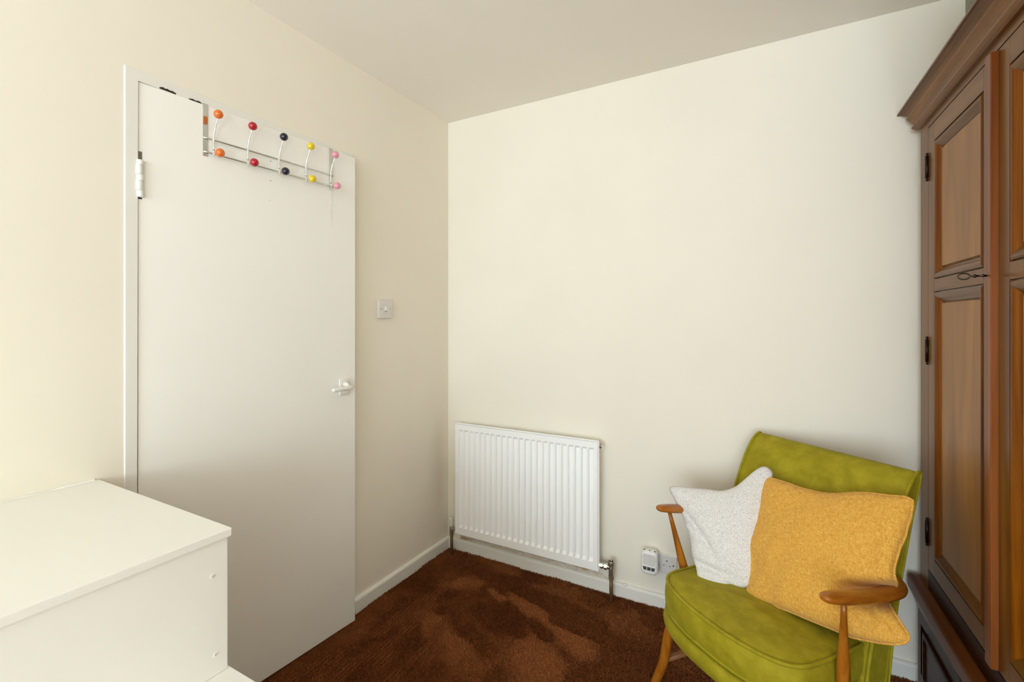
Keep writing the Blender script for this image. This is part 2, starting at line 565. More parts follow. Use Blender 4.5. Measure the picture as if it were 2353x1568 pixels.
for col, s in (('orange', 0.1985), ('red', 0.3075), ('navy', 0.4185), ('yellow', 0.5255), ('pink', 0.6340)):
    hk = bpy.data.objects.new('hook', None); C.objects.link(hk); hk.parent = rack
    hk['label'] = 'chrome double hook with two %s ball ends' % col
    path = catmull([rk(s, 0.043, 1.9330), rk(s, 0.034, 1.915), rk(s, 0.022, 1.892), rk(s, 0.0155, 1.868), rk(s, 0.0150, 1.842), rk(s, 0.0160, 1.820), rk(s, 0.0185, 1.8085), rk(s, 0.0245, 1.8050), rk(s, 0.038, 1.8080), rk(s, 0.052, 1.8125)], 5)
    tube('wire', path, [0.0017 + 0.0013 * math.exp(-((i - 20) / 12.0) ** 2) for i in range(len(path))], M_chrome, hk, 10)
    from_bm('ball_end', ball_bm(bmesh.new(), rk(s, 0.045, 1.9385), 0.0138, u=24, v=16), BALL[col], hk, True)
    from_bm('ball_end', ball_bm(bmesh.new(), rk(s, 0.055, 1.8135), 0.0138, u=24, v=16), BALL[col], hk, True)

# ------------------------------------------------------------------ light switch
sw = thing('light_switch', 'square white wall light switch between the door and the room corner', 'light switch', (XL, 1.649, 1.290))
box('pattress', XL + 0.0002, XL + 0.0105, 1.606, 1.692, 1.2905, 1.3765, M_plastic, sw, 0.002)
box('faceplate', XL + 0.0105, XL + 0.0160, 1.6055, 1.6925, 1.290, 1.377, M_plastic, sw, 0.0022, 3)
box('rocker', XL + 0.015, XL + 0.0195, 1.6435, 1.6545, 1.324, 1.345, M_plastic2, sw, 0.0015)
box('rocker_mark', XL + 0.0195, XL + 0.0197, 1.6460, 1.6520, 1.3460, 1.3472, M_slot2, sw)
box('rocker_gap', XL + 0.0158, XL + 0.0164, 1.643, 1.655, 1.3205, 1.3235, M_slot, sw)
for y in (1.6195, 1.6785):
    cyl('screw', (XL + 0.0155, y, 1.3335), (XL + 0.0163, y, 1.3335), 0.0024, M_black, sw, 10)

# ------------------------------------------------------------------ radiator
RX0, RX1, RZ0, RZ1 = -1.4970, -0.6865, 0.121, 0.7245
RY = 2.080            # front face
rad = thing('radiator', 'white ribbed panel radiator low on the back wall near the corner', 'radiator', (-1.092, 2.12, 0.0))
NF, PITCH = 23, 0.0333
x_first = (RX0 + RX1) / 2 - PITCH * (NF - 1) / 2
xs = [RX0 + 0.006]
for i in range(NF):
    c = x_first + PITCH * i
    xs += [c - 0.0125, c - 0.0085, c + 0.0085, c + 0.0125]
xs.append(RX1 - 0.006)
inch = [0.0] + [0, 1, 1, 0] * NF + [0.0]
zr = [(RZ0 + 0.006, 0), (RZ0 + 0.040, 0), (RZ0 + 0.055, 1), (RZ1 - 0.0465, 1), (RZ1 - 0.0350, 0), (RZ1 - 0.006, 0)]
V, Fc = [], []
for z, k in zr:
    for x, c in zip(xs, inch):
        V.append((x, RY + 0.0095 * c * k, z))
nx = len(xs)
for j in range(len(zr) - 1):
    for i in range(nx - 1):
        a = j * nx + i
        Fc.append((a, a + 1, a + nx + 1, a + nx))
make_obj('ribbed_front', V, Fc, M_rad, rad)
bm = bmesh.new()
# rolled rim round the ribbed front, and the body behind it
for a in ((RX0, RX0 + 0.0065, RZ0, RZ1), (RX1 - 0.0065, RX1, RZ0, RZ1), (RX0, RX1, RZ0, RZ0 + 0.0065), (RX0, RX1, RZ1 - 0.0065, RZ1)):
    box_bm(bm, a[0], a[1], RY + 0.001, RY + 0.012, a[2], a[3], 0.003)
from_bm('rim', bm, M_rad, rad)
box('panel_body', RX0 + 0.002, RX1 - 0.002, RY + 0.009, RY + 0.020, RZ0 + 0.002, RZ1 - 0.002, M_rad, rad, 0.003)
for x in (-1.36, -0.82):
    box('wall_bracket', x - 0.015, x + 0.015, RY + 0.019, YB, 0.2, 0.64, M_rad, rad)
cyl('bleed_valve', (RX1 - 0.003, 2.094, 0.699), (RX1 + 0.006, 2.094, 0.699), 0.0115, M_dullmetal, rad, 6)
cyl('bleed_screw', (RX1 + 0.006, 2.094, 0.699), (RX1 + 0.013, 2.094, 0.699), 0.0065, M_chrome, rad, 14, 0.001)
# right valve with its bare chrome head
vr = bpy.data.objects.new('valve', None); C.objects.link(vr); vr.parent = rad; vr.location = (0, 0, 0)
def vpart(name, o):
    return o
rb = Vector(rad.location)
def in_rad(p):
    return Vector(p) - rb
vx, vy = -0.633, 2.092
cyl('tail_nut', in_rad((RX1 - 0.002, vy, 0.150)), in_rad((RX1 + 0.016, vy, 0.150)), 0.0125, M_chrome, vr, 6)
cyl('tail', in_rad((RX1 + 0.014, vy, 0.150)), in_rad((vx, vy, 0.150)), 0.0095, M_chrome, vr, 16)
cyl('tail_nut', in_rad((RX1 + 0.022, vy, 0.150)), in_rad((RX1 + 0.036, vy, 0.150)), 0.0135, M_chrome, vr, 6)
cyl('valve_body', in_rad((vx, vy, 0.112)), in_rad((vx, vy, 0.166)), 0.0115, M_dullmetal, vr, 20, 0.002)
cyl('valve_head', in_rad((vx, vy, 0.160)), in_rad((vx, vy, 0.181)), 0.0150, M_dullmetal, vr, 20, 0.002)
cyl('head_socket', in_rad((vx, vy, 0.1805)), in_rad((vx, vy, 0.1815)), 0.0095, M_black, vr, 14)
cyl('head_spindle', in_rad((vx, vy, 0.181)), in_rad((vx, vy, 0.184)), 0.004, M_chrome, vr, 8)
cyl('compression_nut', in_rad((vx, vy, 0.100)), in_rad((vx, vy, 0.116)), 0.0130, M_dullmetal, vr, 6)
tube('pipe', [(vx, vy, 0.105), (vx, vy, 0.05), (vx + 0.001, vy, -0.012)], 0.0082, M_pipe, rad, 14)
# left valve with its white cap, its pipe leaning towards the corner at the floor
vl = bpy.data.objects.new('valve', None); C.objects.link(vl); vl.parent = rad
lx = -1.527
cyl('valve_cap', in_rad((lx - 0.002, vy, 0.152)), in_rad((lx - 0.004, vy, 0.2)), 0.0105, M_plastic, vl, 18, 0.002)
cyl('valve_body', in_rad((lx, vy, 0.112)), in_rad((lx, vy, 0.152)), 0.0120, M_dullmetal, vl, 16, 0.002)
cyl('compression_nut', in_rad((lx, vy, 0.100)), in_rad((lx, vy, 0.114)), 0.0125, M_dullmetal, vl, 6)
cyl('tail', in_rad((lx, vy, 0.140)), in_rad((RX0 + 0.002, vy, 0.140)), 0.0085, M_dullmetal, vl, 14)
tube('pipe', [(lx, vy, 0.104), (lx + 0.001, vy, 0.06), (lx + 0.004, vy - 0.004, -0.012)], 0.0080, M_pipe, rad, 14)

# ------------------------------------------------------------------ socket and plug-in unit
so = thing('wall_socket', 'white double wall socket on the back wall behind the chair arm', 'socket', (-0.4285, YB, 0.155))
box('faceplate', -0.5015, -0.3555, YB - 0.0095, YB - 0.0004, 0.154, 0.2395, M_plastic, so, 0.003, 3)
box('rocker', -0.4375, -0.4265, YB - 0.0135, YB - 0.009, 0.2035, 0.2245, M_plastic2, so, 0.0012)
box('pin_hole', -0.4005, -0.3965, YB - 0.0100, YB - 0.0090, 0.2095, 0.2165, M_black, so)
box('pin_hole', -0.4145, -0.4085, YB - 0.0099, YB - 0.0090, 0.1905, 0.1935, M_slot, so)
box('pin_hole', -0.3885, -0.3825, YB - 0.0099, YB - 0.0090, 0.1905, 0.1935, M_slot, so)
cyl('screw', (-0.3705, YB - 0.0102, 0.1975), (-0.3705, YB - 0.0090, 0.1975), 0.0032, M_black, so, 12)

def rounded_rect(x0, x1, z0, z1, r, n=8):
    out = []
    for cx, cz, a0 in ((x1 - r, z1 - r, 0), (x0 + r, z1 - r, 90), (x0 + r, z0 + r, 180), (x1 - r, z0 + r, 270)):
        for k in range(n + 1):
            a = math.radians(a0 + 90 * k / n)
            out.append((cx + r * math.cos(a), cz + r * math.sin(a)))
    return out
pu = thing('plug_in_unit', 'rounded white plug-in unit with three dark vent slots, in the wall socket', 'plug-in unit', (-0.4625, 2.12, 0.162))
def ring_stack(rings):
    bm = bmesh.new()
    R = [[bm.verts.new((x, y, z)) for x, z in rr] for y, rr in rings]
    for a, b in zip(R, R[1:]):
        m = len(a)
        for i in range(m):
            bm.faces.new((a[i], a[(i + 1) % m], b[(i + 1) % m], b[i]))
    bm.faces.new(R[0]); bm.faces.new(R[-1][::-1])
    return bm
ux0, ux1, uz0, uz1 = -0.5005, -0.4255, 0.1615, 0.2655
rr = []
for y, ins in ((2.1495, 0.010), (2.128, 0.004), (2.106, 0.0), (2.096, 0.0015), (2.0905, 0.006), (2.0885, 0.012)):
    rr.append((y, rounded_rect(ux0 + ins, ux1 - ins, uz0 + ins, uz1 - ins, 0.020 - ins * 0.4)))
from_bm('body', ring_stack(rr), M_plastic2, pu, True)
rr = [(2.0890, rounded_rect(ux0 + 0.011, ux1 - 0.011, 0.2055, 0.2545, 0.009)), (2.0874, rounded_rect(ux0 + 0.0125, ux1 - 0.0125, 0.207, 0.2530, 0.008))]
from_bm('front_pad', ring_stack(rr), M_plastic, pu)
for k, (xa, xb) in enumerate(((-0.4895, -0.4735), (-0.4705, -0.4555), (-0.4525, -0.4365))):
    d = 0.004
    pl_ = [(xa + (d if k == 0 else 0), 0.1835), (xb - (d if k == 2 else 0), 0.1835), (xb, 0.1975), (xa, 0.1975)]
    prism('vent', pl_, 1, 2.0872, 2.0895, M_slot, pu)
for x in (-0.4855, -0.463, -0.4405):
    box('top_vent', x - 0.0028, x + 0.0028, 2.1000, 2.1045, 0.2640, 0.2660, M_black, pu)

# ------------------------------------------------------------------ stepped white boxing at the left
YBX = -1.5      # near end of the boxing
bx = thing('boxed_in_bulkhead', 'stepped white painted timber boxing against the left wall beside the door', 'boxing', (-1.25, -0.2, -0.02))
BXF, BYE, BZT, BZL = -0.985, 0.5780, 0.848, 0.5535
box('top_board', XL + 0.001, BXF, YBX, BYE, BZT - 0.0185, BZT, M_box, bx, 0.003, 3)
box('front_board', BXF - 0.026, BXF - 0.008, YBX, BYE - 0.004, BZL, BZT - 0.0185, M_box, bx, 0.0025)
box('end_board', XL + 0.001, BXF - 0.026, BYE - 0.022, BYE - 0.004, BZL, BZT - 0.0185, M_box, bx, 0.001)
box('lower_top_board', XL + 0.001, -0.62, YBX, BYE + 0.001, BZL - 0.018, BZL, M_box, bx, 0.002)
box('lower_front_board', -0.648, -0.63, YBX, BYE - 0.004, -0.006, BZL - 0.018, M_box, bx, 0.001)
box('lower_end_board', XL + 0.017, -0.648, BYE - 0.022, BYE - 0.004, -0.006, BZL - 0.018, M_box, bx, 0.001)
for y, z in ((0.5425, 0.760), (0.5485, 0.597), (-0.15, 0.760), (-0.15, 0.597)):
    o = cyl('screw_cap', (BXF - 0.0085, y, z), (BXF - 0.0075, y, z), 0.0058, M_box, bx, 18, 0.0006)
    cyl('screw_dimple', (BXF - 0.0078, y, z), (BXF - 0.0072, y, z), 0.0022, M_slot2, bx, 10)
# ragged filler where the top board meets the wall
bm = bmesh.new()
N = 60
prevs = None
seg_h = 0.004
for i in range(N + 1):
    y = -0.25 + (BYE - 0.012 + 0.25) * i / N
    if i % 11 == 0:
        seg_h = random.choice((0.001, 0.0045, 0.002, 0.006))
    h_ = seg_h + 0.001 * random.random()
    cur = [bm.verts.new((XL + 0.0005, y, BZT + h_)), bm.verts.new((XL + 0.004, y, BZT + h_ * 0.8)), bm.verts.new((XL + 0.009, y, BZT + 0.0003))]
    if prevs:
        for k in range(2):
            bm.faces.new((prevs[k], prevs[k + 1], cur[k + 1], cur[k]))
    prevs = cur
from_bm('filler_bead', bm, M_box, bx)

# ------------------------------------------------------------------ wardrobe
WXF, WYE, WYN = 0.458, 2.100, 0.927       # front plane, far end, near end
wd = thing('wardrobe', 'stained pine two-door wardrobe with panelled doors and moulded cornice along the right wall', 'wardrobe', (WXF, WYE, -0.006), math.radians(1.2))   # stands a little askew
DEP = 1.02
ZD0, ZD1 = 0.459, 1.9145           # doors
# carcass
bm = bmesh.new()
box_bm(bm, WXF + 0.002, DEP, WYE - 0.02, WYE, 0.389, 1.99)
box_bm(bm, WXF + 0.002, DEP, WYN, WYN + 0.02, 0.389, 1.99)
box_bm(bm, DEP - 0.01, DEP, WYN + 0.02, WYE - 0.02, 0.389, 1.99)
box_bm(bm, WXF + 0.05, DEP - 0.01, WYN + 0.02, WYE - 0.02, 1.97, 1.99)
from_bm('carcass', bm, M_carcass, wd)
box('corner_post', WXF, WXF + 0.03, 2.0195, WYE, 0.389, 1.945, M_woodZ, wd, 0.0012)
box('corner_post', WXF, WXF + 0.03, WYN, 1.008, 0.389, 1.945, M_woodZ, wd, 0.0012)
box('frieze_rail', WXF, WXF + 0.03, 1.008, 2.0195, ZD1 + 0.003, 1.975, M_woodY, wd)
box('bottom_rail', WXF, WXF + 0.03, 1.008, 2.0195, 0.389, ZD0 - 0.003, M_dark, wd)
# cornice, mitred round three sides
def mitred(profile, x_front, y_far, y_near, x_back):
    bm = bmesh.new()
    loops = []
    for o, z in profile:
        loops.append([bm.verts.new(p) for p in ((x_back, y_far + o, z), (x_front - o, y_far + o, z), (x_front - o, y_near - o, z), (x_back, y_near - o, z))])
    for a, b in zip(loops, loops[1:]):
        for i in range(3):
            bm.faces.new((a[i], a[i + 1], b[i + 1], b[i]))
    return bm
cor = [(0.0, 1.940), (0.008, 1.9420), (0.0140, 1.9460), (0.0205, 1.9540), (0.0207, 1.9570), (0.0150, 1.9580), (0.0165, 1.966), (0.0205, 1.975), (0.0265, 1.984), (0.0325, 1.9905), (0.0327, 1.9930), (0.0265, 1.9940), (0.0290, 2.001), (0.0360, 2.008), (0.0440, 2.0130), (0.0470, 2.0150), (0.0535, 2.0165), (0.0537, 2.0220), (0.0, 2.0235), (-0.03, 2.0235)]
from_bm('cornice', mitred(cor, WXF, WYE, WYN, DEP), M_woodY, wd)
box('top_board', WXF + 0.005, DEP, WYN, WYE, 1.992, 2.021, M_carcass, wd)
# base unit with its moulded ledge
BXP, BYP = 0.452, 2.1025
led = [(0.0, 0.286), (0.003, 0.292), (0.009, 0.312), (0.017, 0.332), (0.0225, 0.343), (0.0234, 0.347), (0.0236, 0.3795), (0.0222, 0.3870), (0.0185, 0.3905), (-0.004, 0.3935), (-0.05, 0.3935)]
from_bm('ledge', mitred(led, BXP, BYP, WYN - 0.0025, DEP), M_ledge, wd)
bm = bmesh.new()
box_bm(bm, BXP, DEP, 2.075, BYP, -0.006, 0.389)
box_bm(bm, BXP, DEP, WYN - 0.0025, WYN + 0.025, -0.006, 0.389)
box_bm(bm, BXP, BXP + 0.03, WYN + 0.025, 2.075, 0.245, 0.389)
box_bm(bm, BXP, BXP + 0.03, WYN + 0.025, 2.075, -0.006, 0.075)
box_bm(bm, BXP, BXP + 0.03, 1.485, 1.545, 0.075, 0.245)
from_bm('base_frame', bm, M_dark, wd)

def frame_loops(bm, y0, y1, z0, z1, profile, xf):
    """rings of a moulding round the inside of a rectangle: (inset, depth behind the face)"""
    loops = []
    for ins, d in profile:
        loops.append([bm.verts.new(p) for p in ((xf + d, y0 + ins, z0 + ins), (xf + d, y1 - ins, z0 + ins), (xf + d, y1 - ins, z1 - ins), (xf + d, y0 + ins, z1 - ins))])
    return loops
def loop_faces(bm, loops, sides=(0, 1, 2, 3)):
    for a, b in zip(loops, loops[1:]):
        for i in sides:
            j = (i + 1) % 4
            bm.faces.new((a[i], a[j], b[j], b[i]))
OGEE = [(0.0, 0.0), (0.0006, 0.0060), (0.0034, 0.0064), (0.0042, 0.0000), (0.0090, -0.0024), (0.0150, -0.0016), (0.0210, 0.0016), (0.0270, 0.0060), (0.0325, 0.0092), (0.0350, 0.0120), (0.0365, 0.0122)]
FIELD = [(0.0365, 0.0122), (0.0385, 0.0075), (0.0420, 0.0068), (0.0440, 0.0068)]
wrb = Vector(wd.location)
def sub(o, p):
    """re-parent a part that was built in world coordinates under a sub-group at the world origin of its thing"""
    o.parent = p
    o.location = (0, 0, 0)
    return o
def make_door(y0, y1, st0, st1, hinge_far):
    d = bpy.data.objects.new('door', None); C.objects.link(d); d.parent = wd; d.location = -wrb
    xb = WXF + 0.022
    pz = [(0.514, 1.3725), (1.4115, 1.855)]
    for a, b in ((y0, y0 + st0), (y1 - st1, y1)):
        sub(box('stile', WXF, xb, a, b, ZD0, ZD1, M_woodZ, None, 0.0010), d)
    for a, b in ((ZD0, pz[0][0]), (pz[0][1], pz[1][0]), (pz[1][1], ZD1)):
        sub(box('rail', WXF, xb, y0 + st0, y1 - st1, a, b, M_woodY, None, 0.0006), d)
    for z0, z1 in pz:
        ya, yb = y0 + st0, y1 - st1
        for side in range(4):
            bm = bmesh.new(); loop_faces(bm, frame_loops(bm, ya, yb, z0, z1, OGEE, WXF), (side,))
            bmesh.ops.delete(bm, geom=[q for q in bm.verts if not q.link_faces], context='VERTS')
            sub(from_bm('moulding', bm, M_mouldY if side % 2 == 0 else M_mouldZ, None, False), d)
        bm = bmesh.new(); lp = frame_loops(bm, ya, yb, z0, z1, FIELD, WXF); loop_faces(bm, lp); bm.faces.new(lp[-1])
        sub(from_bm('panel', bm, M_panel, None, False), d)
    yh_ = y1 + 0.0005 if hinge_far else y0 - 0.0005
    for zc in (1.787, 1.1805, 0.5815):
        bm = bmesh.new()
        tube_bm(bm, [(WXF - 0.0035, yh_, zc - 0.047), (WXF - 0.0035, yh_, zc - 0.043), (WXF - 0.0035, yh_, zc - 0.040), (WXF - 0.0035, yh_, zc - 0.037), (WXF - 0.0035, yh_, zc - 0.0365), (WXF - 0.0035, yh_, zc + 0.0365), (WXF - 0.0035, yh_, zc + 0.037), (WXF - 0.0035, yh_, zc + 0.040), (WXF - 0.0035, yh_, zc + 0.043), (WXF - 0.0035, yh_, zc + 0.047)],
                [0.0018, 0.0042, 0.0026, 0.0030, 0.0050, 0.0050, 0.0030, 0.0026, 0.0042, 0.0018], 12, up=(0, 1, 0))
        sub(from_bm('hinge', bm, M_iron, None, True), d)
    return d
d1 = make_door(1.518, 2.0185, 0.075, 0.060, True)
d2 = make_door(1.009, 1.5125, 0.060, 0.056, False)
# cover bead over the meeting doors, part of the far door
bm = bmesh.new()
bead = [(WXF, 1.5110), (WXF - 0.0115, 1.5110), (WXF - 0.0130, 1.5125), (WXF - 0.0135, 1.5160), (WXF - 0.0135, 1.5420), (WXF - 0.0120, 1.5470), (WXF - 0.0060, 1.5520), (WXF, 1.5535)]
sub(prism('cover_bead', bead, 2, ZD0, ZD1 - 0.001, M_astr, None), d1)
# key in the far door's lock
ky, kz = 1.533, 1.388
bm = bmesh.new()
kx = WXF - 0.0135
tube_bm(bm, [(kx, ky, kz), (kx - 0.004, ky, kz), (kx - 0.005, ky, kz), (kx - 0.008, ky, kz), (kx - 0.010, ky, kz), (kx - 0.018, ky, kz), (kx - 0.020, ky, kz), (kx - 0.023, ky, kz), (kx - 0.025, ky, kz), (kx - 0.030, ky, kz)],
        [0.0024, 0.0024, 0.0036, 0.0036, 0.0022, 0.0022, 0.0044, 0.0044, 0.0022, 0.0020], 10)
ringp = [(kx - 0.041 + 0.011 * math.cos(a), ky + 0.0005, kz + 0.0075 * math.sin(a)) for a in [2 * math.pi * k / 18 for k in range(18)]]
tube_bm(bm, ringp, 0.0016, 8, up=(0, 1, 0), closed=True)
sub(from_bm('key', bm, plain('old_key_metal', lin(70, 62, 50), 0.3, 1.0), None, True), d1)
# base drawers
def drawer(y0, y1):
    z0, z1 = 0.079, 0.241
    bm = bmesh.new()
    pr = [(-0.0, 0.012), (0.0, -0.004), (0.002, -0.0072), (0.010, -0.0085), (0.013, -0.0085), (0.018, -0.003), (0.020, -0.0028)]
    lp = frame_loops(bm, y0, y1, z0, z1, pr, BXP); loop_faces(bm, lp); bm.faces.new(lp[-1])
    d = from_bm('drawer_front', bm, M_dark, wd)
    k = ball_bm(bmesh.new(), (BXP - 0.020, (y0 + y1) / 2, 0.16), 0.015, u=16, v=10)
    tube_bm(k, [(BXP - 0.002, (y0 + y1) / 2, 0.16), (BXP - 0.014, (y0 + y1) / 2, 0.16)], [0.010, 0.006], 12)
    kn = from_bm('knob', k, M_dark, None, True)
    kn.parent = d
    return d
drawer(1.548, 2.030)
drawer(0.99, 1.482)

# grey box lying on the wardrobe
gb = thing('storage_box', 'dark grey storage box lying on top of the wardrobe', 'box', (0.72, 1.45, 2.0235))
box('box_body', 0.470, 0.95, 1.25, 1.7255, 2.0240, 2.235, M_greybox, gb, 0.004)
box('box_lid', 0.467, 0.953, 1.247, 1.7285, 2.225, 2.262, M_greybox, gb, 0.004)

# ------------------------------------------------------------------ armchair (local frame: -y is its front)
CO = Vector((0.009, 1.7016, 0.0)); CA = math.atan2(-0.613, 0.79)
chair = thing('armchair', 'low wooden armchair with olive green velvet seat and back, in front of the wardrobe', 'armchair', CO, CA, world_children=False)
CM = Matrix.Translation(CO) @ Matrix.Rotation(CA, 4, 'Z')

def half_plan(sx=1.0, grow=0.0):
    pts = [(0.0, -0.286), (0.075, -0.283), (0.150, -0.268), (0.200, -0.247), (0.228, -0.222), (0.242, -0.190), (0.247, -0.140), (0.247, -0.06), (0.243, 0.03), (0.238, 0.060), (0.222, 0.072), (0.15, 0.075), (0.0, 0.076)]
    c = catmull([(x, y, 0) for x, y in pts], 5)
    h = [(float(p[0]), float(p[1])) for p in c]
    full = h + [(-x, y) for x, y in h[-2:0:-1]]
    out = []
    n = len(full)
    for i, (x, y) in enumerate(full):
        x0, y0 = full[i - 1]; x1, y1 = full[(i + 1) % n]
        tx, ty = x1 - x0, y1 - y0
        l = math.hypot(tx, ty) or 1
        out.append((x + ty / l * grow, y - tx / l * grow))
    return out
def ring_at(z, grow, rake=0.0):
    return [(x, y, z + rake * (y + 0.28)) for x, y in half_plan(grow=grow)]
def stack(name, rings, mat, parent, crown=None, bottom=True):
    bm = bmesh.new()
    R = [[bm.verts.new(p) for p in r] for r in rings]
    n = len(R[0])
    for a, b in zip(R, R[1:]):
        for i in range(n):
            bm.faces.new((a[i], a[(i + 1) % n], b[(i + 1) % n], b[i]))
    if bottom:
        bm.faces.new(R[0][::-1])
    if crown:
        cx, cy = 0.0, -0.10
        prev = R[-1]
        base = rings[-1]
        K = 9
        for k in range(1, K):
            f = 1 - k / K
            cur = []
            for (x, y, z) in base:
                xx, yy = cx + (x - cx) * f, cy + (y - cy) * f
                zz = z + crown * (1 - f ** 2.2) + 0.0025 * mnoise.noise((xx * 14, yy * 14, 3.3)) * (1 - f)
                cur.append(bm.verts.new((xx, yy, zz)))
            for i in range(n):
                bm.faces.new((prev[i], prev[(i + 1) % n], cur[(i + 1) % n], cur[i]))
            prev = cur
        bm.faces.new(prev)
    else:
        bm.faces.new(R[-1])
    return from_bm(name, bm, mat, parent, True)
RAKE = -0.03
ZS = 0.404
sc = stack('seat_cushion', [ring_at(0.312, -0.030, RAKE), ring_at(0.309, -0.012, RAKE), ring_at(0.3115, -0.002, RAKE), ring_at(0.318, 0.001, RAKE), ring_at(0.335, 0.0045, RAKE), ring_at(0.357, 0.0060, RAKE), ring_at(0.380, 0.0045, RAKE), ring_at(ZS - 0.008, 0.0000, RAKE), ring_at(ZS - 0.002, -0.0045, RAKE), ring_at(ZS - 0.001, -0.0075, RAKE), ring_at(ZS + 0.0035, -0.014, RAKE), ring_at(ZS + 0.007, -0.026, RAKE)], M_velvet, chair, crown=0.012)
def piping(z, grow, r, parent):
    return tube('piping', ring_at(z, grow, RAKE), r, M_velvet, parent, 8, closed=True)
piping(ZS - 0.0010, -0.0022, 0.0052, sc)
piping(0.3145, 0.0005, 0.0042, sc)
stack('seat_base', [ring_at(0.2440, -0.050), ring_at(0.2405, -0.020), ring_at(0.2440, -0.006), ring_at(0.2520, 0.0035), ring_at(0.2640, 0.0090), ring_at(0.2780, 0.0110), ring_at(0.2890, 0.0095), ring_at(0.2980, 0.0050), ring_at(0.3025, -0.004), ring_at(0.3030, -0.020)], M_velvet, chair)

# back: a padded slab leaning back, rolled over at the top
bp_front = [(0.020, 0.300), (0.030, 0.350), (0.046, 0.410), (0.072, 0.480), (0.102, 0.560), (0.132, 0.640), (0.164, 0.715), (0.190, 0.765), (0.214, 0.802), (0.238, 0.827), (0.256, 0.8395), (0.268, 0.8420)]
bp_rear = [(0.2755, 0.8360), (0.2745, 0.820), (0.262, 0.786), (0.244, 0.745), (0.214, 0.660), (0.182, 0.560), (0.158, 0.470), (0.138, 0.380), (0.122, 0.290), (0.112, 0.268)]
bp_bot = [(0.085, 0.258), (0.050, 0.262), (0.026, 0.278)]
prof = bp_front + bp_rear + bp_bot
bm = bmesh.new()
HWB = 0.262
xs_ = [-HWB, -HWB + 0.004, -HWB + 0.018, -0.18, -0.09, 0.0, 0.09, 0.18, HWB - 0.018, HWB - 0.004, HWB]
cen = (0.14, 0.55)
rows = []
for x in xs_:
    e = abs(x) / HWB
    row = []
    for i, (y, z) in enumerate(prof):
        f = 0.0
        if e > 0.985: f = 0.0045
        elif e > 0.97: f = 0.0012
        puff = 0.007 * (1 - e ** 2) if i < len(bp_front) - 2 else 0.0
        # pull towards the middle line of the slab at the edge
        my = cen[0] + (z - cen[1]) * 0.36
        row.append(bm.verts.new((x, y + (my - y) * min(1, f * 8) - puff, z - (0.6 * f if z > 0.8 else 0))))
    rows.append(row)
npf = len(prof)
for a, b in zip(rows, rows[1:]):
    for i in range(npf):
        bm.faces.new((a[i], a[(i + 1) % npf], b[(i + 1) % npf], b[i]))
caps = [bm.faces.new(rows[0]), bm.faces.new(rows[-1][::-1])]
bmesh.ops.recalc_face_normals(bm, faces=bm.faces)
bmesh.ops.inset_region(bm, faces=caps, thickness=0.005, depth=-0.006)
br = from_bm('backrest', bm, M_velvet, chair, True)
for p in br.data.polygons:
    if len(p.vertices) > 8:
        p.use_smooth = False
for sx in (-1, 1):
    tube('piping', [(sx * (HWB - 0.001), float(q[0]), float(q[1])) for q in catmull([(y, z, 0) for y, z in bp_front + bp_rear[:1]], 3)], 0.0050, M_velvet, br, 8, up=(1, 0, 0))
    tube('piping', [(sx * (HWB - 0.001), float(q[0]), float(q[1])) for q in catmull([(y, z, 0) for y, z in bp_rear], 3)], 0.0034, M_velvet, br, 8, up=(1, 0, 0))

# wooden frame
for sx in (-1, 1):
    ap = catmull([(sx * 0.2935, -0.208, 0.6085), (sx * 0.2945, -0.190, 0.6055), (sx * 0.2985, -0.13, 0.5935), (sx * 0.3025, -0.04, 0.5765), (sx * 0.3000, 0.045, 0.5635), (sx * 0.2930, 0.090, 0.5580), (sx * 0.2830, 0.116, 0.5575), (sx * 0.2700, 0.132, 0.5595), (sx * 0.2540, 0.140, 0.5625)], 5)
    na_ = len(ap)
    wr = []
    for i in range(na_):
        t = i / (na_ - 1)
        w = 0.0245 * min(1.0, (0.16 + 3.9 * t) ** 0.6) if t < 0.22 else 0.0245 - 0.012 * max(0, (t - 0.6))
        wr.append(w)
    tube('arm', ap, wr, M_beechA, chair, 16, ratio=[0.70 - 0.10 * min(1, i / 8) for i in range(na_)])
    top, bot = Vector((sx * 0.3045, -0.146, 0.588)), Vector((sx * 0.262, -0.080, 0.275))
    pts = [top.lerp(bot, t) for t in (0, 0.15, 0.35, 0.6, 0.75, 0.9, 1.0)]
    tube('arm_post', pts, [0.0066, 0.0076, 0.0105, 0.0148, 0.0162, 0.0160, 0.0140], M_beech, chair, 16, up=(0, 1, 0))
    lp = catmull([(sx * 0.192, -0.236, 0.262), (sx * 0.199, -0.243, 0.222), (sx * 0.2065, -0.245, 0.178), (sx * 0.2225, -0.245, 0.115), (sx * 0.2610, -0.245, 0.022), (sx * 0.273, -0.245, -0.004)], 4)
    tube('leg', lp, [0.0165 - 0.0045 * max(0, (i / (len(lp) - 1)) - 0.4) for i in range(len(lp))], M_beech, chair, 14, up=(0, 1, 0))
    lp = catmull([(sx * 0.200, 0.045, 0.262), (sx * 0.208, 0.075, 0.19), (sx * 0.222, 0.125, 0.09), (sx * 0.238, 0.175, -0.004)], 4)
    tube('leg', lp, [0.0165 - 0.0045 * max(0, (i / (len(lp) - 1)) - 0.4) for i in range(len(lp))], M_beech, chair, 14, up=(0, 1, 0))
    tube('stretcher', [(sx * 0.217, -0.242, 0.128), (sx * 0.214, -0.07, 0.128), (sx * 0.216, 0.108, 0.128)], [0.0095, 0.0108, 0.0095], M_beechS, chair, 12)

